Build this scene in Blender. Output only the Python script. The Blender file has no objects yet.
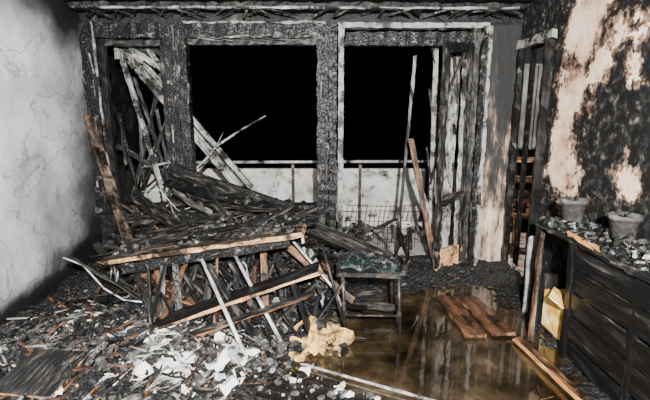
import bpy, math, random
from mathutils import Vector, noise, Matrix
R=random.Random(11)
V=Vector
sc=bpy.context.scene
# ------------------------------------------------------------------ materials
def mat(name):
    m=bpy.data.materials.new(name); m.use_nodes=True
    nt=m.node_tree; b=nt.nodes['Principled BSDF']
    return m,nt,b
def nd(nt,t,**k):
    n=nt.nodes.new(t)
    for a,v in k.items():
        if a in n.inputs.keys(): n.inputs[a].default_value=v
        else: setattr(n,a,v)
    return n
def ramp(nt,stops,interp='LINEAR'):
    r=nt.nodes.new('ShaderNodeValToRGB'); r.color_ramp.interpolation=interp
    e=r.color_ramp.elements
    while len(e)>1: e.remove(e[-1])
    e[0].position=stops[0][0]; e[0].color=(*stops[0][1],1)
    for p,c in stops[1:]:
        x=e.new(p); x.color=(*c,1)
    return r
def g(v): return (v,v*.97,v*.935)
def simple(name,stops,scale=8,rough=.8,bump=.4,bdist=.01,uv=None,vor=0,metal=0,spec=.25,detail=8,soot=0):
    m,nt,b=mat(name); L=nt.links.new
    tc=nd(nt,'ShaderNodeTexCoord')
    src=tc.outputs['UV' if uv else 'Object']
    mp=nd(nt,'ShaderNodeMapping')
    if uv: mp.inputs['Scale'].default_value=(uv[0],uv[1],1)
    L(src,mp.inputs['Vector'])
    n=nd(nt,'ShaderNodeTexNoise',Scale=scale,Detail=detail,Roughness=.65)
    L(mp.outputs[0],n.inputs['Vector'])
    r=ramp(nt,stops); L(n.outputs['Fac'],r.inputs[0]); col=r.outputs[0]
    if soot: # black burn patches over the surface
        ns=nd(nt,'ShaderNodeTexNoise',Scale=5,Detail=9,Roughness=.7); L(tc.outputs['Object'],ns.inputs['Vector'])
        rs=ramp(nt,[(soot-.1,(1,1,1)),(soot+.04,g(.03))]); L(ns.outputs['Fac'],rs.inputs[0])
        mx=nd(nt,'ShaderNodeMix',data_type='RGBA',blend_type='MULTIPLY'); mx.inputs[0].default_value=1
        L(col,mx.inputs[6]); L(rs.outputs[0],mx.inputs[7]); col=mx.outputs[2]
    b.inputs['Roughness'].default_value=rough; b.inputs['Metallic'].default_value=metal
    b.inputs['Specular IOR Level'].default_value=spec
    n2=nd(nt,'ShaderNodeTexNoise',Scale=scale*4,Detail=6)
    L(mp.outputs[0],n2.inputs['Vector'])
    bp=nd(nt,'ShaderNodeBump',Strength=bump,Distance=bdist)
    if vor:
        nn=nd(nt,'ShaderNodeTexNoise',Scale=9,Detail=4); L(tc.outputs['UV'],nn.inputs['Vector'])
        va=nd(nt,'ShaderNodeVectorMath',operation='MULTIPLY_ADD'); va.inputs[1].default_value=(.1,.1,.1)
        L(nn.outputs['Color'],va.inputs[0]); L(tc.outputs['UV'],va.inputs[2])
        m3=nd(nt,'ShaderNodeMapping'); m3.inputs['Scale'].default_value=(vor,vor*1.4,1); L(va.outputs[0],m3.inputs['Vector'])
        vo=nd(nt,'ShaderNodeTexVoronoi',Scale=1); vo.feature='DISTANCE_TO_EDGE'; L(m3.outputs[0],vo.inputs['Vector'])
        mr=nd(nt,'ShaderNodeMapRange'); mr.inputs['From Max'].default_value=.07
        L(vo.outputs['Distance'],mr.inputs['Value'])
        ml=nd(nt,'ShaderNodeMath',operation='MULTIPLY_ADD'); ml.inputs[1].default_value=.5
        L(mr.outputs[0],ml.inputs[0]); L(n2.outputs['Fac'],ml.inputs[2])
        L(ml.outputs[0],bp.inputs['Height'])
        # pale ash film clinging in ragged patches
        na=nd(nt,'ShaderNodeTexNoise',Scale=11,Detail=10,Roughness=.8); L(tc.outputs['Object'],na.inputs['Vector'])
        ra=ramp(nt,[(.57,(0,0,0)),(.66,(1,1,1))]); L(na.outputs['Fac'],ra.inputs[0])
        ma=nd(nt,'ShaderNodeMix',data_type='RGBA'); L(ra.outputs[0],ma.inputs[0]); L(col,ma.inputs[6]); ma.inputs[7].default_value=(.24,.23,.22,1); col=ma.outputs[2]
        mx=nd(nt,'ShaderNodeMix',data_type='RGBA'); L(mr.outputs[0],mx.inputs[0]); mx.inputs[6].default_value=(.002,.002,.002,1); L(col,mx.inputs[7]); col=mx.outputs[2]
    else: L(n2.outputs['Fac'],bp.inputs['Height'])
    L(col,b.inputs['Base Color'])
    L(bp.outputs[0],b.inputs['Normal'])
    return m
M={}
M['char']=simple('charred_wood',[(0,g(.0015)),(.5,g(.0025)),(.6,g(.009)),(.70,g(.06)),(.78,g(.2))],scale=2.5,uv=(2,5),rough=.5,bump=.8,bdist=.007,vor=24,spec=.28)
M['charflat']=simple('charred_panel_wood',[(0,g(.0015)),(.5,g(.004)),(.62,g(.016)),(.72,g(.08))],scale=2.5,uv=(1.2,8),rough=.4,bump=.35,bdist=.004,spec=.35)
M['char2']=simple('charred_lath',[(0,g(.002)),(.47,g(.005)),(.56,g(.025)),(.66,(.11,.09,.07)),(.76,g(.28))],scale=3,uv=(2,10),rough=.5,bump=.7,bdist=.005,spec=.3)
M['ashw']=simple('ashen_wood',[(0,g(.02)),(.4,g(.12)),(.58,g(.38)),(.8,g(.65))],scale=3,uv=(2,16),rough=.8,bump=.6,soot=.54)
M['scorch']=simple('scorched_wood',[(0,(.006,.004,.003)),(.42,(.025,.012,.007)),(.54,(.14,.065,.03)),(.7,(.42,.22,.11))],scale=2.5,uv=(1.5,9),rough=.6,bump=.4,soot=.56)
M['greyboard']=simple('soot_grey_board',[(0,g(.008)),(.42,(.025,.019,.014)),(.54,(.09,.066,.046)),(.68,(.3,.22,.15))],scale=2.5,uv=(1.5,9),rough=.6,bump=.4,soot=.53)
M['tan']=simple('bare_wood',[(0,(.06,.03,.012)),(.38,(.3,.15,.065)),(.6,(.64,.39,.2)),(.8,(.82,.58,.36))],scale=2.5,uv=(1.5,12),rough=.7,bump=.3,soot=.54)
M['red']=simple('reddish_board',[(0,(.01,.005,.003)),(.4,(.03,.013,.006)),(.55,(.085,.037,.018)),(.72,(.2,.1,.055))],scale=2.5,uv=(1.5,9),rough=.35,bump=.3,soot=.58)
M['white']=simple('sooty_white_paint',[(0,g(.05)),(.35,g(.14)),(.5,g(.38)),(.7,g(.74))],scale=5,rough=.6,bump=.4,soot=.52)
M['plaster']=simple('plaster_chip',[(0,g(.2)),(.45,g(.6)),(.7,g(.9))],scale=20,rough=.9,bump=.6,soot=.58)
M['greychip']=simple('grey_ash',[(0,g(.006)),(.5,g(.045)),(.62,g(.15)),(.75,g(.38))],scale=25,rough=.95,bump=.8)
M['blackchip']=simple('charcoal',[(0,g(.0015)),(.55,g(.004)),(.75,g(.03))],scale=25,rough=.5,bump=1,spec=.3)
M['foam']=simple('scorched_foam',[(0,(.04,.02,.01)),(.34,(.28,.12,.035)),(.48,(.66,.4,.14)),(.7,(.86,.64,.33))],scale=6,rough=.9,bump=.8,bdist=.02,soot=.53)
M['steel']=simple('dull_steel',[(0,g(.12)),(.4,g(.35)),(.7,g(.65))],scale=14,rough=.45,bump=.3,metal=.3,soot=.6)
M['dsteel']=simple('burnt_steel',[(0,g(.004)),(.5,g(.015)),(.7,(.12,.08,.06))],scale=14,rough=.45,bump=.3,metal=.3)
M['green']=simple('greenish_upholstery',[(0,(.003,.005,.004)),(.5,(.006,.01,.009)),(.62,(.03,.06,.05)),(.78,(.2,.28,.25))],scale=22,rough=.6,bump=.8)
M['ceil']=simple('sooted_ceiling',[(0,g(.002)),(.48,g(.005)),(.62,g(.02)),(.8,g(.12))],scale=5,rough=.6,bump=1,bdist=.02)
M['pot']=simple('sooty_plant_pot',[(0,g(.02)),(.45,g(.05)),(.7,g(.17))],scale=9,rough=.6,bump=.3)
M['cup']=simple('sooty_cupboard_paint',[(0,g(.02)),(.45,g(.08)),(.7,g(.25))],scale=3,rough=.6,bump=.3)
M['concrete']=simple('balcony_concrete',[(0,g(.08)),(.4,g(.34)),(.7,g(.6))],scale=3,rough=.9,bump=.3,soot=.62)
M['yellow']=simple('yellow_carton',[(0,(.25,.1,.02)),(.4,(.65,.33,.06)),(.52,(.85,.57,.17)),(.7,(.9,.78,.42))],scale=9,rough=.7,bump=.1,detail=1)
M['orange']=simple('orange_scorched_edge',[(0,(.1,.03,.01)),(.5,(.45,.2,.06)),(.8,(.8,.42,.17))],scale=20,rough=.7,bump=.3)
M['redp']=simple('red_plastic',[(0,(.02,.006,.004)),(.6,(.2,.04,.02))],scale=6,rough=.5,bump=.1,soot=.55)
M['bucket']=simple('white_plastic',[(0,g(.5)),(.6,g(.8))],scale=6,rough=.4,bump=.1)

def wallmat(name,kind):
    m,nt,b=mat(name); L=nt.links.new
    at=nd(nt,'ShaderNodeAttribute',attribute_name='clean')
    tc=nd(nt,'ShaderNodeTexCoord')
    n1=nd(nt,'ShaderNodeTexNoise',Scale=5 if kind=='peel' else 1.6,Detail=14,Roughness=.7 if kind=='peel' else .6)
    n2=nd(nt,'ShaderNodeTexNoise',Scale=5,Detail=8,Roughness=.65)
    n3=nd(nt,'ShaderNodeTexNoise',Scale=60,Detail=5)
    for n in(n1,n2,n3): L(tc.outputs['Object'],n.inputs['Vector'])
    s=nd(nt,'ShaderNodeMath',operation='MULTIPLY_ADD'); s.inputs[1].default_value=1.6 if kind=='peel' else .8
    L(n1.outputs['Fac'],s.inputs[0]); L(at.outputs['Fac'],s.inputs[2])
    fac=s.outputs[0]
    bp=nd(nt,'ShaderNodeBump',Strength=.7,Distance=.02)
    if kind=='peel':
        sub=nd(nt,'ShaderNodeMath',operation='SUBTRACT'); sub.inputs[1].default_value=.8; L(fac,sub.inputs[0])
        f2=sub.outputs[0]
        r=ramp(nt,[(0,(0,0,0)),(.497,(0,0,0)),(.503,(1,1,1)),(1,(1,1,1))]); L(f2,r.inputs[0])
        rb=ramp(nt,[(0,(0,0,0)),(.40,(0,0,0)),(.41,(1,1,1)),(1,(1,1,1))]); L(f2,rb.inputs[0])
        cream=ramp(nt,[(0,(.2,.1,.06)),(.38,(.3,.16,.10)),(.46,(.56,.37,.25)),(.58,(.74,.56,.41)),(.75,(.84,.74,.62))]); L(n2.outputs['Fac'],cream.inputs[0])
        n4=nd(nt,'ShaderNodeTexNoise',Scale=14,Detail=9,Roughness=.75); L(tc.outputs['Object'],n4.inputs['Vector'])
        dark=ramp(nt,[(0,g(.002)),(.48,g(.005)),(.57,g(.025)),(.68,(.17,.15,.13))]); L(n4.outputs['Fac'],dark.inputs[0])
        brown=ramp(nt,[(0,g(.004)),(.38,(.02,.014,.01)),(.5,(.13,.08,.055)),(.62,(.38,.24,.16))]); L(n4.outputs['Fac'],brown.inputs[0])
        m0=nd(nt,'ShaderNodeMix',data_type='RGBA'); L(rb.outputs[0],m0.inputs[0]); L(dark.outputs[0],m0.inputs[6]); L(brown.outputs[0],m0.inputs[7])
        mx=nd(nt,'ShaderNodeMix',data_type='RGBA'); L(r.outputs[0],mx.inputs[0]); L(m0.outputs[2],mx.inputs[6]); L(cream.outputs[0],mx.inputs[7])
        L(mx.outputs[2],b.inputs['Base Color'])
        h=nd(nt,'ShaderNodeMath',operation='MULTIPLY_ADD'); h.inputs[1].default_value=.4
        inv=nd(nt,'ShaderNodeMath',operation='SUBTRACT'); inv.inputs[0].default_value=1; L(r.outputs[0],inv.inputs[1])
        L(n4.outputs['Fac'],h.inputs[0]); L(inv.outputs[0],h.inputs[2]); L(h.outputs[0],bp.inputs['Height'])
    else:
        r=ramp(nt,[(0,g(.003)),(.3,g(.01)),(.5,(.07,.07,.07)),(.7,(.26,.262,.27)),(.85,(.42,.425,.44)),(1.0,(.62,.625,.645))])
        L(fac,r.inputs[0])
        cr=ramp(nt,[(.0,(1,1,1)),(.485,(1,1,1)),(.5,g(.45)),(.506,(1,1,1)),(.6,(1,1,1)),(.61,g(.55)),(.616,(1,1,1)),(1,(1,1,1))])
        n5=nd(nt,'ShaderNodeTexNoise',Scale=1.6,Detail=5,Roughness=.5,Distortion=.6); L(tc.outputs['Object'],n5.inputs['Vector']); L(n5.outputs['Fac'],cr.inputs[0])
        mx=nd(nt,'ShaderNodeMix',data_type='RGBA',blend_type='MULTIPLY'); mx.inputs[0].default_value=.8
        L(r.outputs[0],mx.inputs[6]); L(cr.outputs[0],mx.inputs[7]); L(mx.outputs[2],b.inputs['Base Color'])
        h=nd(nt,'ShaderNodeMath',operation='MULTIPLY_ADD'); h.inputs[1].default_value=.2
        L(n3.outputs['Fac'],h.inputs[0]); L(n2.outputs['Fac'],h.inputs[2]); L(h.outputs[0],bp.inputs['Height'])
    L(bp.outputs[0],b.inputs['Normal'])
    b.inputs['Roughness'].default_value=.8; b.inputs['Specular IOR Level'].default_value=.2
    return m
M['wl']=wallmat('soot_stained_plaster','soot')
M['wr']=wallmat('peeling_burnt_plaster','peel')
m,nt,b=mat('scorched_pier_plaster'); L=nt.links.new
tc=nd(nt,'ShaderNodeTexCoord'); sx=nd(nt,'ShaderNodeSeparateXYZ'); L(tc.outputs['Object'],sx.inputs[0])
mp=nd(nt,'ShaderNodeMapping'); mp.inputs['Scale'].default_value=(7,7,1.6); L(tc.outputs['Object'],mp.inputs['Vector'])
n1=nd(nt,'ShaderNodeTexNoise',Scale=1.4,Detail=10,Roughness=.7); L(mp.outputs[0],n1.inputs['Vector'])
ms=nd(nt,'ShaderNodeMath',operation='MULTIPLY_ADD'); ms.inputs[1].default_value=-.13; L(sx.outputs['Z'],ms.inputs[0]); L(n1.outputs['Fac'],ms.inputs[2])
r=ramp(nt,[(.25,g(.004)),(.34,g(.015)),(.40,(.09,.06,.045)),(.47,(.34,.25,.18)),(.6,(.62,.51,.41))]); L(ms.outputs[0],r.inputs[0]); L(r.outputs[0],b.inputs['Base Color'])
bp=nd(nt,'ShaderNodeBump',Strength=.7,Distance=.02); L(n1.outputs['Fac'],bp.inputs['Height']); L(bp.outputs[0],b.inputs['Normal']); b.inputs['Roughness'].default_value=.75
M['pier']=m
m,nt,b=mat('ash_ground'); L=nt.links.new
at=nd(nt,'ShaderNodeAttribute',attribute_name='clean'); tc=nd(nt,'ShaderNodeTexCoord')
n1=nd(nt,'ShaderNodeTexNoise',Scale=18,Detail=12,Roughness=.82); L(tc.outputs['Object'],n1.inputs['Vector'])
s=nd(nt,'ShaderNodeMath',operation='ADD'); L(n1.outputs['Fac'],s.inputs[0]); L(at.outputs['Fac'],s.inputs[1])
r=ramp(nt,[(0,g(.002)),(.46,g(.004)),(.54,g(.022)),(.62,g(.11)),(.78,g(.4)),(1,g(.75))]); L(s.outputs[0],r.inputs[0]); L(r.outputs[0],b.inputs['Base Color'])
vo=nd(nt,'ShaderNodeTexVoronoi',Scale=38); L(tc.outputs['Object'],vo.inputs['Vector'])
ad=nd(nt,'ShaderNodeMath',operation='ADD'); L(vo.outputs['Distance'],ad.inputs[0]); L(n1.outputs['Fac'],ad.inputs[1])
bp=nd(nt,'ShaderNodeBump',Strength=1,Distance=.02); L(ad.outputs[0],bp.inputs['Height']); L(bp.outputs[0],b.inputs['Normal'])
b.inputs['Roughness'].default_value=.5; b.inputs['Specular IOR Level'].default_value=.35; M['ash']=m
m,nt,b=mat('dirty_water'); L=nt.links.new
tc=nd(nt,'ShaderNodeTexCoord'); n1=nd(nt,'ShaderNodeTexNoise',Scale=2.6,Detail=9,Roughness=.65); L(tc.outputs['Object'],n1.inputs['Vector'])
r=ramp(nt,[(.36,(.004,.003,.0015)),(.48,(.014,.01,.005)),(.6,(.036,.025,.013)),(.72,(.11,.085,.055))]); L(n1.outputs['Fac'],r.inputs[0]); L(r.outputs[0],b.inputs['Base Color'])
n2=nd(nt,'ShaderNodeTexNoise',Scale=6,Detail=3); L(tc.outputs['Object'],n2.inputs['Vector'])
bp=nd(nt,'ShaderNodeBump',Strength=.08,Distance=.01); L(n2.outputs['Fac'],bp.inputs['Height']); L(bp.outputs[0],b.inputs['Normal'])
b.inputs['Roughness'].default_value=.03; b.inputs['Specular IOR Level'].default_value=.9; M['water']=m

# ------------------------------------------------------------------ mesh builder
class MB:
    def __init__(s): s.v=[];s.f=[];s.m=[];s.uv=[];s.sm=[];s.mats=[]
    def mi(s,k):
        if k not in s.mats: s.mats.append(k)
        return s.mats.index(k)
    def add(s,vs,fs,k,uvs=None,smooth=False):
        o=len(s.v); s.v+=[tuple(x) for x in vs]; i=s.mi(k)
        for j,f in enumerate(fs):
            s.f.append([o+a for a in f]); s.m.append(i); s.sm.append(smooth)
            s.uv.append(uvs[j] if uvs else [(vs[a][0]*1.0+vs[a][1],vs[a][2]) for a in f])
    def board(s,p0,p1,w,t,k,up=(0,0,1),jit=.004,brk=.02,seg=.09,edge=None,taper=1):
        p0=V(p0);p1=V(p1);ax=p1-p0;Ln=ax.length;ax.normalize()
        up=V(up)
        if abs(ax.dot(up.normalized()))>.97: up=V((0,1,0)) if abs(ax.y)<.9 else V((1,0,0))
        sd=ax.cross(up).normalized();nr=sd.cross(ax).normalized()
        n=max(2,int(Ln/seg)); vs=[];ph=R.random()*50
        for i in range(n+1):
            q=i/n; c=p0.lerp(p1,q); tw=1+(taper-1)*q
            for j,(a,bb) in enumerate(((-1,-1),(1,-1),(1,1),(-1,1))):
                jj=V((R.uniform(-jit,jit),R.uniform(-jit,jit),R.uniform(-jit,jit)))
                e=ax*R.uniform(-brk,brk) if i in(0,n) else V((0,0,0))
                vs.append(c+sd*(a*w/2*tw)+nr*(bb*t/2*tw)+jj+e)
        per=[0,w,w+t,2*w+t,2*w+2*t]
        fs=[];uv=[];ks=[]
        for i in range(n):
            for j in range(4):
                a=i*4+j;b2=i*4+(j+1)%4
                fs.append((a,b2,b2+4,a+4)); u0=ph+Ln*i/n;u1=ph+Ln*(i+1)/n
                uv.append([(u0,per[j]+ph),(u0,per[j+1]+ph),(u1,per[j+1]+ph),(u1,per[j]+ph)]); ks.append(edge if edge and j in(1,3) else k)
        e=4*n
        fs+= [(3,2,1,0),(e,e+1,e+2,e+3)]; uv+=[[(ph,ph),(ph,ph+w),(ph+t,ph+w),(ph+t,ph)]]*2; ks+=[edge or k]*2
        o=len(s.v); s.v+=[tuple(x) for x in vs]
        for f,u,kk in zip(fs,uv,ks):
            s.f.append([o+a for a in f]); s.m.append(s.mi(kk)); s.uv.append(u); s.sm.append(False)
    def box(s,a,b,k,jit=0.0,seg=.12):
        a=V(a);b=V(b);d=b-a;c=(a+b)/2
        i=max(range(3),key=lambda q:d[q])
        p0=c.copy();p1=c.copy();p0[i]=a[i];p1[i]=b[i]
        if i==2: s.board(p0,p1,d[0],d[1],k,up=(0,1,0),jit=jit,brk=jit,seg=seg)
        elif i==0: s.board(p0,p1,d[1],d[2],k,jit=jit,brk=jit,seg=seg)
        else: s.board(p0,p1,d[0],d[2],k,jit=jit,brk=jit,seg=seg)
    def tube(s,pts,r,k,n=8,cap=True):
        pts=[V(p) for p in pts];vs=[];fs=[]
        for i,p in enumerate(pts):
            d=(pts[min(i+1,len(pts)-1)]-pts[max(i-1,0)]).normalized()
            u=V((0,0,1)) if abs(d.z)<.9 else V((1,0,0))
            a=d.cross(u).normalized();c=a.cross(d)
            rr=r[i] if isinstance(r,(list,tuple)) else r
            for j in range(n):
                t=2*math.pi*j/n; vs.append(p+a*math.cos(t)*rr+c*math.sin(t)*rr)
        for i in range(len(pts)-1):
            for j in range(n):
                a=i*n+j;b2=i*n+(j+1)%n; fs.append((a,b2,b2+n,a+n))
        if cap: fs+=[tuple(range(n))[::-1],tuple(range((len(pts)-1)*n,len(pts)*n))]
        s.add(vs,fs,k,smooth=True)
    def chunk(s,c,sx,sy,sz,k,amp=.3):
        rot=Matrix.Rotation(R.uniform(0,6.28),3,'Z')@Matrix.Rotation(R.uniform(-.5,.5),3,'X')@Matrix.Rotation(R.uniform(-.5,.5),3,'Y')
        vs=[]
        for z in(-1,1):
            nn=5
            for j in range(nn):
                t=2*math.pi*j/nn+R.uniform(-.3,.3); q=1+R.uniform(-amp,amp)
                vs.append(V(c)+rot@V((math.cos(t)*sx*q,math.sin(t)*sy*q,z*sz*(1+R.uniform(-amp,amp)))))
        fs=[(4,3,2,1,0),(5,6,7,8,9)]+[(j,(j+1)%5,5+(j+1)%5,5+j) for j in range(5)]
        s.add(vs,fs,k)
    def sheet(s,c,w,h,k,rot,cr=.02,n=6,th=.004):
        vs=[];fs=[];ph=V((R.random()*20,R.random()*20,0))
        for side in(1,-1):
            for i in range(n+1):
                for j in range(n+1):
                    x=(i/n-.5)*w;y=(j/n-.5)*h
                    ed=1+ .6*noise.noise(V((x*14,y*14,3))+ph)
                    z=cr*noise.noise(V((x*9,y*9,0))+ph)*2
                    vs.append(V(c)+rot@V((x*ed,y*ed,z+side*th/2)))
        N=(n+1)**2
        for i in range(n):
            for j in range(n):
                a=i*(n+1)+j; q=(a,a+n+1,a+n+2,a+1)
                fs.append(q); fs.append(tuple(N+x for x in q[::-1]))
        bd=[(i,0) for i in range(n)]+[(n,j) for j in range(n)]+[(n-i,n) for i in range(n)]+[(0,n-j) for j in range(n)]
        ids=[a*(n+1)+b for a,b in bd]
        for q in range(len(ids)):
            a=ids[q];b2=ids[(q+1)%len(ids)]; fs.append((b2,a,a+N,b2+N))
        s.add(vs,fs,k)
    def lathe(s,c,prof,k,n=24):
        vs=[];fs=[]
        for r_,z in prof:
            for j in range(n):
                t=2*math.pi*j/n; vs.append(V(c)+V((math.cos(t)*r_,math.sin(t)*r_,z)))
        for i in range(len(prof)-1):
            for j in range(n):
                a=i*n+j;b2=i*n+(j+1)%n; fs.append((a,b2,b2+n,a+n))
        s.add(vs,fs,k,smooth=True)
    def done(s,name,center=True,attr=None):
        me=bpy.data.meshes.new(name); me.from_pydata(s.v,[],s.f)
        for k in s.mats: me.materials.append(M[k])
        ul=me.uv_layers.new(name='UVMap'); li=0
        for p,mi,sm,uv in zip(me.polygons,s.m,s.sm,s.uv):
            p.material_index=mi; p.use_smooth=sm
            for j,l in enumerate(p.loop_indices): ul.data[l].uv=uv[j]
        if attr:
            a=me.attributes.new('clean','FLOAT','POINT')
            for i,x in enumerate(attr): a.data[i].value=x
        o=bpy.data.objects.new(name,me); sc.collection.objects.link(o)
        if center and s.v:
            lo=[min(v[i] for v in s.v) for i in range(3)];hi=[max(v[i] for v in s.v) for i in range(3)]
            c=V([(lo[0]+hi[0])/2,(lo[1]+hi[1])/2,lo[2]])
            me.transform(Matrix.Translation(-c)); o.location=c
        return o
def grid(name,fn,nu,nv,k,field=None,smooth=True):
    b=MB();vs=[];fs=[];at=[]
    for i in range(nu+1):
        for j in range(nv+1):
            p=fn(i/nu,j/nv); vs.append(p)
            at.append(field(p) if field else 0)
    for i in range(nu):
        for j in range(nv):
            a=i*(nv+1)+j; fs.append((a,a+nv+1,a+nv+2,a+1))
    b.add(vs,fs,k,smooth=smooth)
    return b.done(name,center=False,attr=at)
def fb(x,y,z=0,o=4): return noise.fractal(V((x,y,z)),1.0,2.0,o)
def ss(a,b,x):
    t=max(0,min(1,(x-a)/(b-a))); return t*t*(3-2*t)

XL,XR,YB,ZC=-2.3,1.85,4.3,2.5
# ------------------------------------------------------------------ shell
def fl(p):
    _,y,z=p
    c=.47
    c-=.35*ss(3.7,4.3,y)
    c-=.5*ss(2.0,2.5,z+.1*fb(y*2,1))*(.3+.7*ss(3.0,3.9,y))
    c-=.8*(1-ss(.1,.42,z+.15*fb(y*2,z*2)))
    c-=.2*(1-ss(.3,1.3,z))*ss(2.9,4.2,y)
    c+=.2*fb(y*1.3+5,z*1.1)
    return c
grid('wall_left',lambda u,v:(XL+.012*fb(u*9,v*5),-2+u*(YB+2),v*ZC),126,50,'wl',fl)
blobs=[(3.22,2.15,.28,.3,.95),(3.33,1.75,.21,.35,.95),(3.40,1.35,.17,.35,.95),(3.32,1.05,.26,.22,.95),(3.05,1.85,.18,.24,.78),(2.9,2.05,.15,.2,.66),
       (2.7,1.8,.13,.12,.66),(2.62,1.1,.15,.14,.76),(2.72,1.4,.1,.14,.55),(2.1,1.6,.3,.3,.8),(2.6,2.0,.12,.16,.5),(3.1,1.45,.1,.2,.55)]
def fr(p):
    _,y,z=p; s=.1
    for by,bz,sy,sz,a in blobs: s=max(s,.1+a*.64*math.exp(-((y-by)/sy)**2*.7-((z-bz)/sz)**2*.7))
    if z<.8: s*=.6
    return s
b=MB()
DY0,DY1,DZ=3.68,4.17,2.1
vs=[];fs=[];at=[]
NY,NZ=150,63
for side in(0,1):
    for i in range(NY+1):
        for j in range(NZ+1):
            y=-2+i*(YB+2)/NY; z=j*ZC/NZ
            p=(XR+side*.1+(0 if side else -.006*abs(fb(y*4,z*4))),y,z); vs.append(p); at.append(fr(p) if not side else .1)
N=(NY+1)*(NZ+1)
for side in(0,1):
    for i in range(NY):
        for j in range(NZ):
            yc=-2+(i+.5)*(YB+2)/NY; zc=(j+.5)*ZC/NZ
            if DY0<yc<DY1 and zc<DZ: continue
            a=side*N+i*(NZ+1)+j; fs.append((a,a+NZ+1,a+NZ+2,a+1))
b.add(vs,fs,'wr'); b.done('wall_right',center=False,attr=at)

def wallbox(name,boxes,k):
    b=MB()
    for a,c in boxes: b.box(a,c,k,jit=.004)
    return b.done(name,center=False)
b=MB()
b.box((XL,4.31,0),(0,4.45,.58),'ceil',.003)
b.box((XL,4.31,2.335),(XR,4.45,2.5),'ceil',.003)
b.box((1.5,4.31,0),(XR,4.45,2.335),'pier',.004)
b.box((XL,4.31,.58),(-2.27,4.45,2.335),'ceil',.003)
b.done('wall_back',center=False)
wallbox('wall_rear',[((XL,-2.12,0),(XR,-2.0,ZC))],'concrete')
wallbox('ceiling',[((XL-.1,-2.1,ZC),(XR+.1,4.45,ZC+.1))],'ceil')
b=MB(); b.box((XL-.1,-2.1,-.12),(XR+.1,5.95,-.02),'concrete'); b.done('floor',center=False)

# ------------------------------------------------------------------ ground debris heightfield
def H(x,y):
    h=.0
    h+=.38*math.exp(-((x+1.3)/.72)**2-((y-3.85)/.42)**2)
    h+=.2*math.exp(-((x+.55)/.7)**2-((y-3.6)/.4)**2)
    h+=.10*math.exp(-((x+1.2)/.8)**2-((y-2.7)/.6)**2)
    h+=.08*math.exp(-((x-.4)/.6)**2-((y-4.0)/.3)**2)
    land=1-ss(-.5,.0,x+.25*fb(x*1.5,y*1.5,7)+.5*ss(3.3,3.8,y)*-1)
    edge=ss(3.4,3.8,y)
    side=ss(1.3,1.55,x-.1*fb(x*2,y*2))
    near=(1-ss(1.8,2.1,y+.2*(.4-x)))*(1-ss(.5,.9,x))
    w=max(land,edge,side*.7,near*.8)
    h+=.05*w-.012
    h+=(.010+.035*w)*fb(x*5,y*5,1)+ (.006+.026*w)*fb(x*17,y*17,3)
    return h
def fg(p):
    x,y,_=p
    c=-.06+.13*fb(x*2,y*2,9)
    c+=.15*math.exp(-((x+.85)/.4)**2-((y-2.3)/.35)**2)
    c+=.12*math.exp(-((x+1.6)/.5)**2-((y-2.5)/.4)**2)
    c+=.06*math.exp(-((x-.1)/.5)**2-((y-1.9)/.2)**2)
    c-=.08*ss(3.0,3.6,y)
    return c
grid('ash_debris_layer',lambda u,v:(XL+.02+u*(XR-XL-.04),.6+v*3.68,H(XL+.02+u*(XR-XL-.04),.6+v*3.68)),260,240,'ash',fg,smooth=False)
b=MB(); b.box((-1.2,.7,-.015),(1.5,3.7,.012),'water'); 
b.done('water_puddle',center=False)

# rubble
dl=lambda x,y:max((1-ss(-.3,.35,x))*(.35+.65*(1-ss(2.7,3.3,y))),.5*(1-ss(1.9,2.15,y+.2*(.4-x)))*(1-ss(.5,.9,x)))
def rubble(b,n,dens,mats,smin,smax,flat=.2,pw=5):
    c=0
    while c<n:
        x=R.uniform(XL+.08,1.45);y=R.uniform(1.2,4.15)
        if R.random()>dens(x,y): continue
        s=smin+(smax-smin)*R.random()**pw
        k=R.choices([m for m,_ in mats],[w for _,w in mats])[0]
        b.chunk((x,y,H(x,y)+s*.1),s,s*R.uniform(.25,1),s*flat*R.uniform(.3,1),k); c+=1
rb=MB()
rubble(rb,5600,lambda x,y:max(dl(x,y),.08+.4*ss(3.4,3.8,y)),[('blackchip',7),('greychip',3)],.003,.04)
wz=lambda x,y:min(1,.09*dl(x,y)+.9*math.exp(-((x+.76)/.28)**2-((y-2.36)/.28)**2)+.3*math.exp(-((x+1.5)/.4)**2-((y-2.6)/.35)**2))
rubble(rb,1300,wz,[('plaster',6),('greychip',4)],.003,.034)
rubble(rb,420,lambda x,y:.3*dl(x,y)+.05,[('scorch',3),('tan',2),('foam',2)],.004,.03,.2)
for i in range(180):
    x=R.gauss(-.95,.45);y=R.gauss(2.4,.3)
    if x<-2.15 or x>0: continue
    rot=Matrix.Rotation(R.uniform(0,6.3),3,'Z')@Matrix.Rotation(R.uniform(-.6,.6),3,'X')
    near=abs(x+.76)<.3 and abs(y-2.36)<.32; k=1.4 if near else 1
    rb.sheet((x,y,H(x,y)+.02),R.uniform(.03,.12)*k,R.uniform(.02,.07)*k,R.choice(['plaster','plaster','plaster','white','greychip'] if near else ['plaster','greychip','greychip','blackchip','blackchip','char2']),rot,.035,5,.004)
for i in range(460):
    x=R.uniform(-2.1,0.1);y=R.uniform(1.8,3.3);a=R.uniform(0,6.3);l=R.uniform(.04,.24);z=H(x,y)+.01
    if x>-.2 and y<2.6: continue
    rb.board((x,y,z),(x+math.cos(a)*l,y+math.sin(a)*l,H(x+math.cos(a)*l,y+math.sin(a)*l)+.03),R.uniform(.004,.022),.006,R.choice(['char','char','char2','char2','ashw','scorch']),jit=.002)
rb.done('burnt_rubble')

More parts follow.
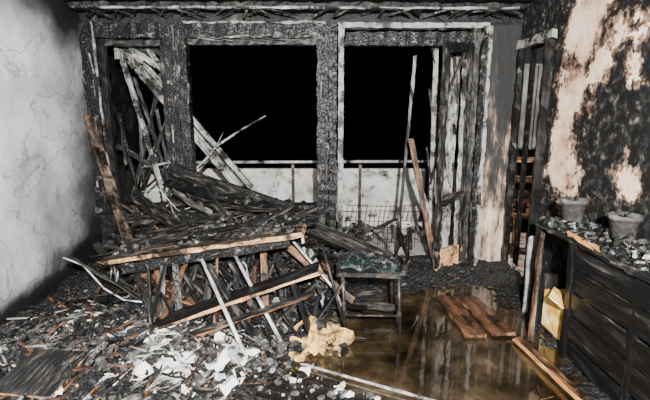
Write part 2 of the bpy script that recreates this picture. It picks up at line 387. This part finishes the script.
# ------------------------------------------------------------------ windows
J=dict(jit=.007,brk=.01,seg=.05)
def vboard(b,x,z0,z1,w,t,k,y=4.25,**q):
    b.board((x,y,z0),(x,y,z1),w,t,k,up=(0,1,0),**{**J,**q})
def hboard(b,x0,x1,z,w,t,k,y=4.25,**q):
    b.board((x0,y,z),(x1,y,z),t,w,k,up=(0,0,1),**{**J,**q})
def peel(b,x,z0,z1,w,n,y=4.18):   # loose curling strips on a frame member
    for i in range(n):
        z=R.uniform(z0,z1);xx=x+R.uniform(-w,w)*.5;l=R.uniform(.04,.2)
        b.board((xx,y,z),(xx+R.uniform(-.02,.02),y-R.uniform(0,.02),z+l if z+l<z1 else z1),R.uniform(.005,.018),.004,R.choice(['char2','ashw','char2','char2','charflat']),up=(0,1,0),jit=.002)
b=MB()
vboard(b,-2.2,.58,2.34,.13,.1,'char'); vboard(b,-2.09,.6,2.2,.06,.07,'charflat',y=4.27)
vboard(b,-1.43,.58,2.3,.11,.12,'char'); vboard(b,-1.52,.62,2.2,.05,.07,'charflat',y=4.28)
hboard(b,-2.26,-1.36,2.27,.13,.1,'char'); hboard(b,-2.1,-1.5,2.17,.05,.06,'char2',y=4.28)
hboard(b,-2.26,-1.36,.6,.08,.16,'char')
b.board((-2.13,4.19,2.33),(-2.1,4.19,.9),.015,.02,'ashw')
peel(b,-2.2,.8,2.3,.12,16); peel(b,-1.43,.8,2.3,.1,14)
b.done('window_1')
b=MB()
vboard(b,-1.33,.58,2.3,.09,.12,'char'); vboard(b,-.02,.58,2.3,.11,.12,'char')
hboard(b,-1.37,.04,2.27,.13,.1,'char'); hboard(b,-1.28,-.07,2.18,.05,.06,'char2',y=4.28)
hboard(b,-1.37,.04,.6,.08,.16,'char'); hboard(b,-1.3,.0,2.335,.015,.03,'ashw',y=4.19)
for i in range(12):
    x=R.uniform(-1.25,-.2); b.board((x,4.2,2.21),(x+R.uniform(.1,.35),4.2,2.21-R.uniform(-.03,.05)),.02,.01,R.choice(['char2','char','ashw']))
peel(b,-1.33,.8,2.3,.09,12); peel(b,-.02,.7,2.3,.1,16)
b.done('window_2')
b=MB()
vboard(b,.075,0.02,2.32,.07,.13,'char'); vboard(b,.15,0.5,2.3,.05,.08,'white',y=4.22,jit=.003)
vboard(b,.15,0.02,.5,.05,.08,'char2',y=4.22)
hboard(b,.12,1.5,2.31,.045,.1,'white',y=4.22,jit=.005); hboard(b,.18,1.4,2.2,.12,.08,'char')
vboard(b,1.4,0.02,2.3,.07,.1,'char2'); vboard(b,1.465,.02,2.3,.05,.14,'char',y=4.24); vboard(b,1.51,.02,2.3,.03,.16,'white',y=4.23)
hboard(b,.1,1.45,.05,.06,.12,'char2'); peel(b,1.45,.3,2.3,.1,16,4.16)
b.done('door_1')
b=MB(); h0=V((1.36,4.2,0));h1=V((1.04,3.93,0)); 
def dl_(q,z): p=h0.lerp(h1,q); return (p.x,p.y,z)
nrm=(h1-h0).cross(V((0,0,1))).normalized()
b.board(dl_(.06,.06),dl_(.06,2.15),.06,.05,'char2',up=nrm,**J); b.board(dl_(.94,.06),dl_(.94,2.1),.05,.05,'char2',up=nrm,**J)
b.board(dl_(0,.14),dl_(1,.14),.045,.2,'tan',**J); b.board(dl_(0,2.12),dl_(1,2.08),.045,.08,'char',**J)
b.board(dl_(0,.75),dl_(1,.72),.045,.07,'char2',**J)
b.board(dl_(.2,.1),dl_(.25,2.0),.05,.012,'ashw',up=nrm,**J)
b.done('balcony_door_leaf')
b=MB()
for i in range(22):
    x=R.uniform(1.06,1.36);z=R.uniform(.5,2.1);l=R.uniform(.25,.8);a=R.gauss(0,.3)
    b.board((x,4.36+R.uniform(0,.15),max(.1,z-l/2)),(x+math.sin(a)*l*.5,4.38+R.uniform(0,.2),min(2.2,z+l/2)),R.uniform(.015,.045),.012,R.choice(['ashw','char2','char2','white','char','char']),up=(0,1,0))
b.board((1.12,4.42,.1),(1.08,4.42,2.15),.05,.02,'white',up=(0,1,0)); b.board((1.26,4.46,.1),(1.3,4.46,2.15),.10,.01,'ashw',up=(0,1,0))
b.board((.895,4.5,2.09),(.775,4.52,-.02),.03,.03,'charflat')
b.board((1.32,4.15,2.17),(1.15,4.1,1.75),.02,.015,'char2')
b.done('burnt_roller_shutter')
b=MB(); b.board((.82,4.16,1.27),(1.08,4.05,.05),.05,.03,'scorch',up=(0,1,0)); b.done('leaning_plank')
b=MB(); b.board((-2.24,4.1,2.455),(1.78,4.1,2.44),.12,.05,'ceil',jit=.01,brk=.02,seg=.05); b.board((-2.2,4.03,2.43),(1.7,4.03,2.42),.02,.016,'ashw',jit=.006)
for i in range(46):
    x=R.uniform(-2.1,1.6); b.board((x,4.05,2.42),(x+R.uniform(-.25,.25),4.1,2.40-R.uniform(0,.04)),.02,.01,R.choice(['char','char2']))
b.done('curtain_rail')
b=MB()
b.board((1.80,DY0-.03,0.02),(1.80,DY0-.03,DZ),.07,.03,'charflat',**J); b.board((1.9,DY0+.012,0.0),(1.9,DY0+.012,DZ),.12,.02,'charflat',up=(0,1,0),**J)
b.board((1.82,DY1+.05,0.02),(1.82,DY1+.05,DZ),.04,.04,'charflat',**J)
b.board((1.81,DY0-.08,DZ+.04),(1.81,4.26,DZ+.04),.05,.07,'white',**J)
b.done('trim_1')

# ------------------------------------------------------------------ balcony
b=MB()
b.box((-2.5,5.8,0.0),(1.85,5.88,.8),'concrete'); 
for x in(-2.2,-1.3,-.45,.45,1.35): b.box((x,5.77,.0),(x+.04,5.8,.86),'dsteel')
b.done('balcony_parapet')
b=MB(); b.tube([(-2.5,5.83,.88),(1.85,5.83,.9)],.02,'steel')
for x in(-2.2,-1.3,-.45,.45,1.35): b.tube([(x+.02,5.84,.79),(x+.02,5.83,.88)],.015,'dsteel')
b.done('balcony_railing')
wallbox('wall_balcony_left',[((-2.62,4.46,-.02),(-2.52,5.9,2.5))],'ceil')
b=MB()
b.board((-2.09,4.62,2.2),(-.92,4.62,.74),.09,.05,'ashw',up=(0,1,0)); b.board((-2.02,4.72,2.2),(-.80,4.7,.72),.05,.05,'ashw',up=(0,1,0))
b.board((-2.08,4.6,2.15),(-1.70,4.55,.62),.05,.03,'ashw',up=(0,1,0)); b.board((-1.98,4.66,1.9),(-1.62,4.6,.62),.03,.03,'char2',up=(0,1,0))
b.board((-2.2,4.6,1.2),(-1.3,4.7,.62),.05,.03,'char2',up=(0,1,0)); b.board((-2.15,4.8,.62),(-1.7,4.8,2.1),.04,.03,'char2',up=(0,1,0))
for i in range(16):
    x=R.uniform(-2.15,-1.55); b.board((x,4.5+R.uniform(0,.3),R.uniform(.5,1)),(x+R.uniform(-.25,.4),4.6,R.uniform(.9,1.6)),.03,.015,R.choice(['char','char2','char2','ashw']))
for i in range(9):
    x=R.uniform(-2.1,-1.6); b.board((x,4.5,2.2),(x+R.uniform(0,.3),4.5,2.1-R.uniform(0,.2)),.05,.01,R.choice(['ashw','char2']),up=(0,1,0))
b.done('collapsed_awning_beams')
b=MB(); b.tube([(-1.36,4.4,.93),(-1.2,4.42,1.08),(-1.1,4.42,1.2),(-.85,4.44,1.36),(-.6,4.46,1.5)],[.014,.013,.014,.011,.007],'ashw',6); b.tube([(-1.1,4.42,1.2),(-1.02,4.4,1.34)],[.009,.004],'ashw',5); b.done('branch')
b=MB()
for i in range(16):
    x=.22+i*.05; b.tube([(x,4.52,.1),(x,4.5,.38),(x+.012,4.49,.5),(x+.03,4.49,.58)],.0035,'dsteel',5)
for z in(.2,.3,.4,.5,.57): b.tube([(.2,4.51,z),(.6,4.5,z+.015*math.sin(z*30)),(1.0,4.5,z)],.004,'dsteel',5)
b.done('wire_mesh_basket')
b=MB(); b.lathe((.93,5.0,-.02),[(0,0),(.1,0),(.12,.26),(.13,.26),(.13,.275),(.11,.27),(.095,.02),(0,.02)],'bucket'); b.done('white_bucket')
b=MB()
for i in range(60):
    x=R.uniform(-1.9,1.3);y=R.uniform(4.6,5.7);a=R.uniform(0,6.3);l=R.uniform(.1,.5);z=R.uniform(.0,.25)
    b.board((x,y,z),(x+math.cos(a)*l,min(5.74,max(4.5,y+math.sin(a)*l)),z+R.uniform(-.02,.25)),.05,.02,R.choice(['char','char2','ashw']))
b.done('balcony_debris')

# ------------------------------------------------------------------ central pile
b=MB()
b.board((-1.43,4.08,1.0),(.66,3.28,.30),.14,.045,'char2',up=(0,-.75,1),edge='char',jit=.007)
b.board((-1.5,4.05,.88),(-.05,3.5,.66),.10,.03,'char',up=(0,-.6,1),jit=.006)
b.board((-1.8,3.9,.58),(-.9,3.6,.66),.14,.03,'char2',up=(0,-.5,1),jit=.006)
b.board((-1.45,4.05,1.03),(-.2,3.9,.64),.04,.06,'char')
b.board((-1.8,4.05,.74),(-1.2,3.45,.6),.12,.025,'char2',up=(.2,-.5,1))
b.board((-.75,3.5,.62),(-.35,2.85,.05),.14,.03,'char2',up=(1,0,.3))
b.board((-.35,3.45,.75),(.0,3.05,.15),.1,.03,'char',up=(1,0,.3))
b.board((-1.2,3.6,.7),(-.9,2.9,.0),.05,.05,'char')
b.board((-.55,3.3,.7),(.2,2.95,.18),.05,.03,'scorch',up=(0,-1,.5),edge='tan')
for i in range(180):
    x=R.uniform(-1.85,.15);y=R.uniform(3.0,4.12)
    z=H(x,y)+R.uniform(0,.16)+.2*math.exp(-((x+.9)/.6)**2)*ss(3.1,3.7,y)*R.random()
    a=R.gauss(-.3,.6) if R.random()<.5 else R.uniform(0,3.1);l=R.uniform(.15,1.0)/2
    dz=R.gauss(-.05,.15)
    p0=V((x-math.cos(a)*l,y-math.sin(a)*l,z-dz));p1=V((x+math.cos(a)*l,y+math.sin(a)*l,z+dz))
    for p in(p0,p1):
        p.x=max(-2.0+.3*(p.y<3.4),min(.75,p.x));p.y=max(2.7,min(4.14,p.y));p.z=max(.03,p.z)
    if (p1-p0).length<.08: continue
    b.board(p0,p1,R.choice([.015,.03,.045,.07,.1]),R.choice([.008,.015,.03]),R.choice(['char','char','charflat','char2','char2','ashw' if R.random()<.2 else 'char2','scorch' if R.random()<.5 else 'char']),up=(R.gauss(0,.4),-.6,1),jit=.007)
for i in range(80):
    x=R.uniform(-1.25,-.05);y=R.uniform(2.6,3.2);l=R.uniform(.15,.5)
    b.board((x,y,H(x,y)),(x+R.gauss(-.12,.22),y+R.uniform(0,.4),H(x,y)+l),R.uniform(.01,.05),R.uniform(.008,.025),R.choice(['char','charflat','char2','scorch' if R.random()<.4 else 'char']))
for i in range(26):
    x=R.uniform(-1.7,.2);y=R.uniform(2.8,3.9);z=H(x,y)+R.uniform(.05,.3);a=R.uniform(0,6.3);l=R.uniform(.2,.7)
    d=V((math.cos(a)*l,math.sin(a)*l*.4,R.gauss(.05,.15)));pp=[V((x,y,z))+d*q+V((0,0,.1*math.sin(q*3)*R.uniform(-1,1))) for q in(0,.25,.5,.75,1)]
    for p in pp: p.z=max(.04,p.z);p.y=min(4.1,p.y);p.x=max(-2.1,p.x)
    b.tube(pp,R.uniform(.003,.007),'dsteel' if i%4 else 'steel',5)
b.done('charred_timber_pile')
b=MB(); b.board((-2.2,4.1,1.5),(-1.32,3.03,.1),.08,.02,'greyboard',up=(.6,-.6,.3),edge='scorch'); b.done('leaning_shelf_board')

# table (collapsed on its legs)
b=MB()
A=V((-1.48,2.75,.53));B_=V((-.14,2.78,.715)); ax=(B_-A).normalized(); bk=V((0,1,.03)).normalized()
W=.62
b.board(A+bk*W/2,B_+bk*W/2,W,.03,'greyboard',up=(0,0,1),edge='tan',jit=.006,brk=.04)
b.board(A+V((.1,.08,-.06)),B_+V((-.1,.08,-.06)),.02,.07,'char')
b.board(A+V((.1,W-.08,-.06)),B_+V((-.1,W-.08,-.06)),.02,.07,'char')
for a,c in (((-.65,2.88,.6),(-.22,2.49,.0)),((-.83,2.79,.55),(-.425,2.31,.02)),((-1.38,3.2,.5),(-1.5,3.15,.05)),((-.2,3.3,.68),(-.1,3.25,.08))):
    b.tube([a,c],.013,'steel')
b.tube([(-.83,2.79,.55),(-.65,2.88,.6)],.011,'dsteel')
b.done('dining_table')
b=MB()
for i in range(500):
    q=R.random();r_=R.random()**.6; p=A.lerp(B_,q)+bk*W*r_+V((0,0,.022)); s=.004+.028*R.random()**3
    b.chunk(p,s,s*R.uniform(.4,1),s*.5,R.choice(['blackchip','blackchip','blackchip','greychip','greychip']))
for i in range(34):
    q=R.random(); p=A.lerp(B_,q)+bk*W*R.uniform(.3,1)+V((0,0,.035)); a=R.gauss(0,.5);l=R.uniform(.1,.45)
    p1=p+V((math.cos(a)*l,math.sin(a)*l*.5,R.uniform(0,.08))); p1.x=min(p1.x,-.05)
    b.board(p,p1,R.uniform(.02,.06),.012,R.choice(['char','char2','char2']),up=(0,-.3,1))
b.done('charcoal_on_table')
b=MB()
b.board((-1.14,2.62,.15),(-.02,2.72,.52),.13,.022,'charflat',up=(0,-.15,1),edge='tan',jit=.005,brk=.05)
b.done('fallen_table_leaf')
b=MB(); b.board((-.9,2.5,.13),(-.1,2.72,.33),.05,.014,'char2',up=(0,-.3,1),edge='scorch',brk=.03); b.done('broken_shelf_board')
b=MB(); b.tube([(-.25,3.05,.62),(.06,2.9,.3),(.15,2.85,.12)],.010,'steel'); b.tube([(-.02,2.9,.62),(.14,2.78,.05)],.01,'dsteel'); b.done('bent_metal_tube')

# ------------------------------------------------------------------ chair
b=MB()
b.board((.1,2.95,.45),(.52,2.93,.44),.36,.03,'dsteel',jit=.003)
b.sheet((.31,2.94,.478),.38,.33,'green',Matrix.Rotation(.04,3,'Y'),.022,10,.02)
for a,c in (((.12,2.79,.44),(.14,2.77,.0)),((.50,2.78,.44),(.52,2.76,.0)),((.12,3.1,.44),(.1,3.12,.0)),((.5,3.1,.44),(.52,3.14,0))):
    b.tube([a,c],.013,'dsteel')
for y in(2.8,3.1):
    b.tube([(.5,y,.44),(.56,y,.55),(.55,y,.72),(.53,y+.01,.84 if y>3 else .66)],.012,'dsteel')
b.tube([(.56,2.8,.56),(.56,3.1,.58)],.01,'dsteel'); b.tube([(.13,2.78,.15),(.51,2.77,.15)],.009,'dsteel')
b.board((.55,2.83,.63),(.54,3.08,.66),.015,.08,'char')
for i in range(110):
    s=R.uniform(.004,.018); b.chunk((R.uniform(.14,.5),R.uniform(2.8,3.08),.495),s,s,s*.6,R.choice(['blackchip','green','greychip','blackchip']))
b.done('metal_frame_chair')

# ------------------------------------------------------------------ foam chunks, floor boards
b=MB()
for i in range(24):
    x=R.gauss(.0,.1);y=R.gauss(2.6,.11); rot=Matrix.Rotation(R.uniform(0,6.3),3,'Z')@Matrix.Rotation(R.uniform(-.9,.9),3,'X')@Matrix.Rotation(R.uniform(-.4,.4),3,'Y')
    b.sheet((x,y,.04+R.uniform(0,.06)),R.uniform(.05,.14),R.uniform(.04,.09),'foam' if R.random()<.75 else 'char2',rot,.05,8,.025)
b.done('charred_foam_padding')
b=MB()
for i in range(5):
    x=R.gauss(-.6,.12);y=R.gauss(2.25,.1); rot=Matrix.Rotation(R.uniform(0,6.3),3,'Z')@Matrix.Rotation(R.uniform(-.4,.4),3,'X')
    b.sheet((x,y,H(x,y)+.03),R.uniform(.06,.13),R.uniform(.05,.08),'bucket' if i<2 else 'plaster',rot,.04,7,.004)
b.done('crumpled_paper')
b=MB()
b.board((1.0,3.36,.035),(1.02,2.70,.035),.15,.02,'red',edge='scorch',brk=.01,jit=.002)
b.done('fallen_shelf_plank')
b=MB(); b.board((1.16,3.33,.04),(1.22,2.72,.04),.16,.02,'red',edge='scorch',brk=.01,jit=.002); b.done('fallen_shelf_plank.001')
b=MB(); b.board((1.28,2.66,.04),(1.38,1.7,.05),.05,.03,'scorch',edge='orange',brk=.02); b.done('skirting_board_fragment')
b=MB(); b.board((-.14,2.38,.03),(.62,2.0,.035),.008,.012,'steel',jit=.001); b.done('aluminium_strip')
b=MB(); b.board((-1.56,2.36,.12),(-1.56,1.98,.10),.34,.025,'char2',up=(0,-.25,1),edge='tan',jit=.005,brk=.03); b.done('burnt_drawer_front')
b=MB(); b.board((-.3,2.16,.035),(.55,1.8,.02),.22,.015,'charflat',brk=.05,jit=.008)
for i in range(160):
    q=R.random();x=-.3+.85*q+R.uniform(-.05,.05);y=2.16-.36*q+R.uniform(-.14,.14);s=.004+.02*R.random()**2
    b.chunk((x,y,.05),s,s*R.uniform(.4,1),s*.4,R.choice(['blackchip','blackchip','greychip','greychip','plaster']))
b.done('charred_panel')

# ------------------------------------------------------------------ sideboard
b=MB()
F=1.5
J2=dict(jit=.004,brk=.01,seg=.14)
b.board((F+.155,2.98,.76),(F+.155,1.1,.76),.33,.035,'charflat',edge='char2',**J)
b.board((F+.155,2.93,.38),(F+.155,2.93,.0),.28,.03,'charflat',up=(0,1,0))
for y in(2.96,2.52,1.95,1.35):
    b.board((F+.02,y,.01),(F+.02,y,.74),.045,.05,'charflat',**J2)
b.board((F+.06,2.5,.01),(F+.03,2.52,.74),.09,.025,'charflat',up=(0,1,0))
b.board((F+.27,2.96,.01),(F+.27,2.96,.74),.05,.05,'charflat',**J2)
for z0,w in((.66,.12),(.52,.13),(.37,.13),(.22,.14),(.08,.1)):
    off=R.uniform(-.014,.014)
    b.board((F+.01+off,2.48,z0),(F+.01-off,1.15,z0+R.uniform(-.03,.03)),.025,w,'char2' if z0 in(.37,.52) else 'charflat',edge='charflat',**J2)
b.board((F+.17,2.94,.02),(F+.17,1.12,.02),.26,.03,'char')
b.board((F+.29,2.95,.38),(F+.29,1.12,.38),.02,.7,'ceil',jit=.003)
b.done('charred_sideboard')
b=MB()
for i in range(1300):
    x=F+R.uniform(.0,.31);y=R.uniform(1.3,2.95);s=.004+.028*R.random()**3
    b.chunk((x,y,.785+s*.3),s,s*R.uniform(.4,1),s*.5,R.choices(['blackchip','greychip','plaster','green','foam'],[8,4,.5,.7,.2])[0])
for i in range(34):
    x=F+R.uniform(.03,.2);y=R.uniform(1.5,2.8);a=R.uniform(0,6);l=R.uniform(.06,.2)
    b.board((x,y,.80),(min(1.82,x+math.cos(a)*l*.5),y+math.sin(a)*l,.8+R.uniform(0,.07)),.02,.012,R.choice(['char','char','char2','ashw']))
b.board((F+.0,2.58,.785),(F+.0,2.25,.78),.02,.025,'orange',brk=.02)
b.done('charcoal_debris_on_sideboard')
def pot(name,c,r,h):
    b=MB(); b.lathe(c,[(0,0),(r*.72,0),(r*.9,h*.82),(r*1.0,h*.83),(r*1.03,h),(r*.93,h),(r*.88,h*.8),(r*.8,h*.75),(0,h*.76)],'pot')
    for i in range(14): 
        a=R.uniform(0,6.3);q=r*.6*R.random(); b.chunk((c[0]+math.cos(a)*q,c[1]+math.sin(a)*q,c[2]+h*.78),.02,.015,.012,'blackchip')
    for i in range(5):
        a=R.uniform(0,6.3); b.tube([(c[0],c[1],c[2]+h*.75),(c[0]+.02*math.cos(a),c[1]+.02*math.sin(a),c[2]+h*1.0),(c[0]+.05*math.cos(a),c[1]+.05*math.sin(a),c[2]+h*1.1)],.003,'char',5)
    b.done(name)
pot('plant_pot',(1.67,2.85,.785),.085,.17); pot('plant_pot.001',(1.72,2.42,.785),.085,.16)
b=MB(); 
b.box((F+.05,2.6,.04),(F+.25,2.88,.3),'yellow'); b.board((F+.05,2.62,.31),(F-.02,2.66,.37),.24,.006,'yellow'); b.board((F+.24,2.75,.3),(F+.2,2.75,.4),.25,.006,'yellow',up=(1,0,0))
b.done('yellow_carton')
b=MB(); b.board((1.53,3.06,.02),(1.55,3.12,.62),.06,.02,'white',up=(0,1,0),brk=.02,jit=.002); b.done('white_slat')
b=MB(); b.board((1.38,2.68,.02),(1.45,2.80,.72),.02,.035,'greyboard',up=(0,1,0),brk=.02,edge='scorch'); b.done('scorched_batten')

# ------------------------------------------------------------------ adjoining room
wallbox('wall_kitchen',[((1.95,5.6,-.02),(3.4,5.7,2.5)),((3.3,2.9,-.02),(3.4,5.6,2.5)),((1.86,4.46,-.02),(1.94,5.95,2.5)),((1.96,2.9,-.02),(3.3,3.0,2.5))],'ceil')
b=MB(); b.box((1.96,2.9,2.5),(3.4,5.7,2.6),'ceil'); b.box((1.96,2.9,-.12),(3.4,5.95,-.02),'pier'); b.done('floor_kitchen',center=False)
b=MB(); b.box((1.97,5.2,.95),(3.0,5.58,.99),'tan'); b.box((1.98,5.22,-.02),(2.02,5.56,.95),'char'); b.box((2.9,5.22,-.02),(2.94,5.56,.95),'char'); b.box((1.98,5.25,.4),(2.92,5.56,.43),'scorch'); b.done('kitchen_shelf_unit')
b=MB(); b.box((2.1,5.3,1.1),(2.9,5.58,2.1),'cup'); b.box((2.12,5.28,1.12),(2.49,5.3,2.08),'cup'); b.box((2.51,5.28,1.12),(2.88,5.3,2.08),'cup'); b.done('wall_cupboard')
b=MB()
b.board((2.0,4.65,.45),(2.36,4.65,.45),.36,.03,'scorch')
for x in(2.03,2.33):
    for y in(4.5,4.8): b.board((x,y,-.02),(x,y,.45 if y<4.6 else .85),.03,.03,'scorch')
b.board((2.03,4.8,.8),(2.33,4.8,.8),.02,.08,'scorch'); b.board((2.03,4.8,.65),(2.33,4.8,.65),.02,.05,'scorch')
b.done('kitchen_chair')
b=MB(); b.lathe((2.14,4.63,.465),[(0,0),(.05,0),(.06,.12),(.065,.13),(.05,.12),(0,.03)],'redp',16); b.done('red_bowl')

# ------------------------------------------------------------------ lights, world, camera
def area(name,loc,tgt,size,en,col=(1,1,1)):
    l=bpy.data.lights.new(name,'AREA'); l.size=size; l.energy=en; l.color=col; l.shape='DISK'
    o=bpy.data.objects.new(name,l); sc.collection.objects.link(o); o.location=loc
    o.rotation_euler=(V(tgt)-V(loc)).to_track_quat('-Z','Y').to_euler()
area('camera_flash',(.2,-.5,1.95),(-.1,4.2,1.1),.10,880,(1,.98,.955))
area('bounce_fill',(-.3,-1.6,2.3),(0,4,1.2),.9,100,(1,.98,.96))  # added soft fill behind the camera, stands in for bounced flash
area('kitchen_fill',(2.7,3.9,2.3),(2.4,4.8,.8),.3,70,(1,.95,.9))  # unseen fill added to brighten the adjoining room, not a real fixture
w=bpy.data.worlds.new('World'); sc.world=w; w.use_nodes=True
w.node_tree.nodes['Background'].inputs[0].default_value=(.001,.001,.0015,1); w.node_tree.nodes['Background'].inputs[1].default_value=1
cd=bpy.data.cameras.new('Camera'); cd.sensor_width=36; cd.lens=24; cd.clip_start=.05
co=bpy.data.objects.new('Camera',cd); sc.collection.objects.link(co); co.location=(0,0,1.5); co.rotation_euler=(math.radians(90-11),0,0); sc.camera=co
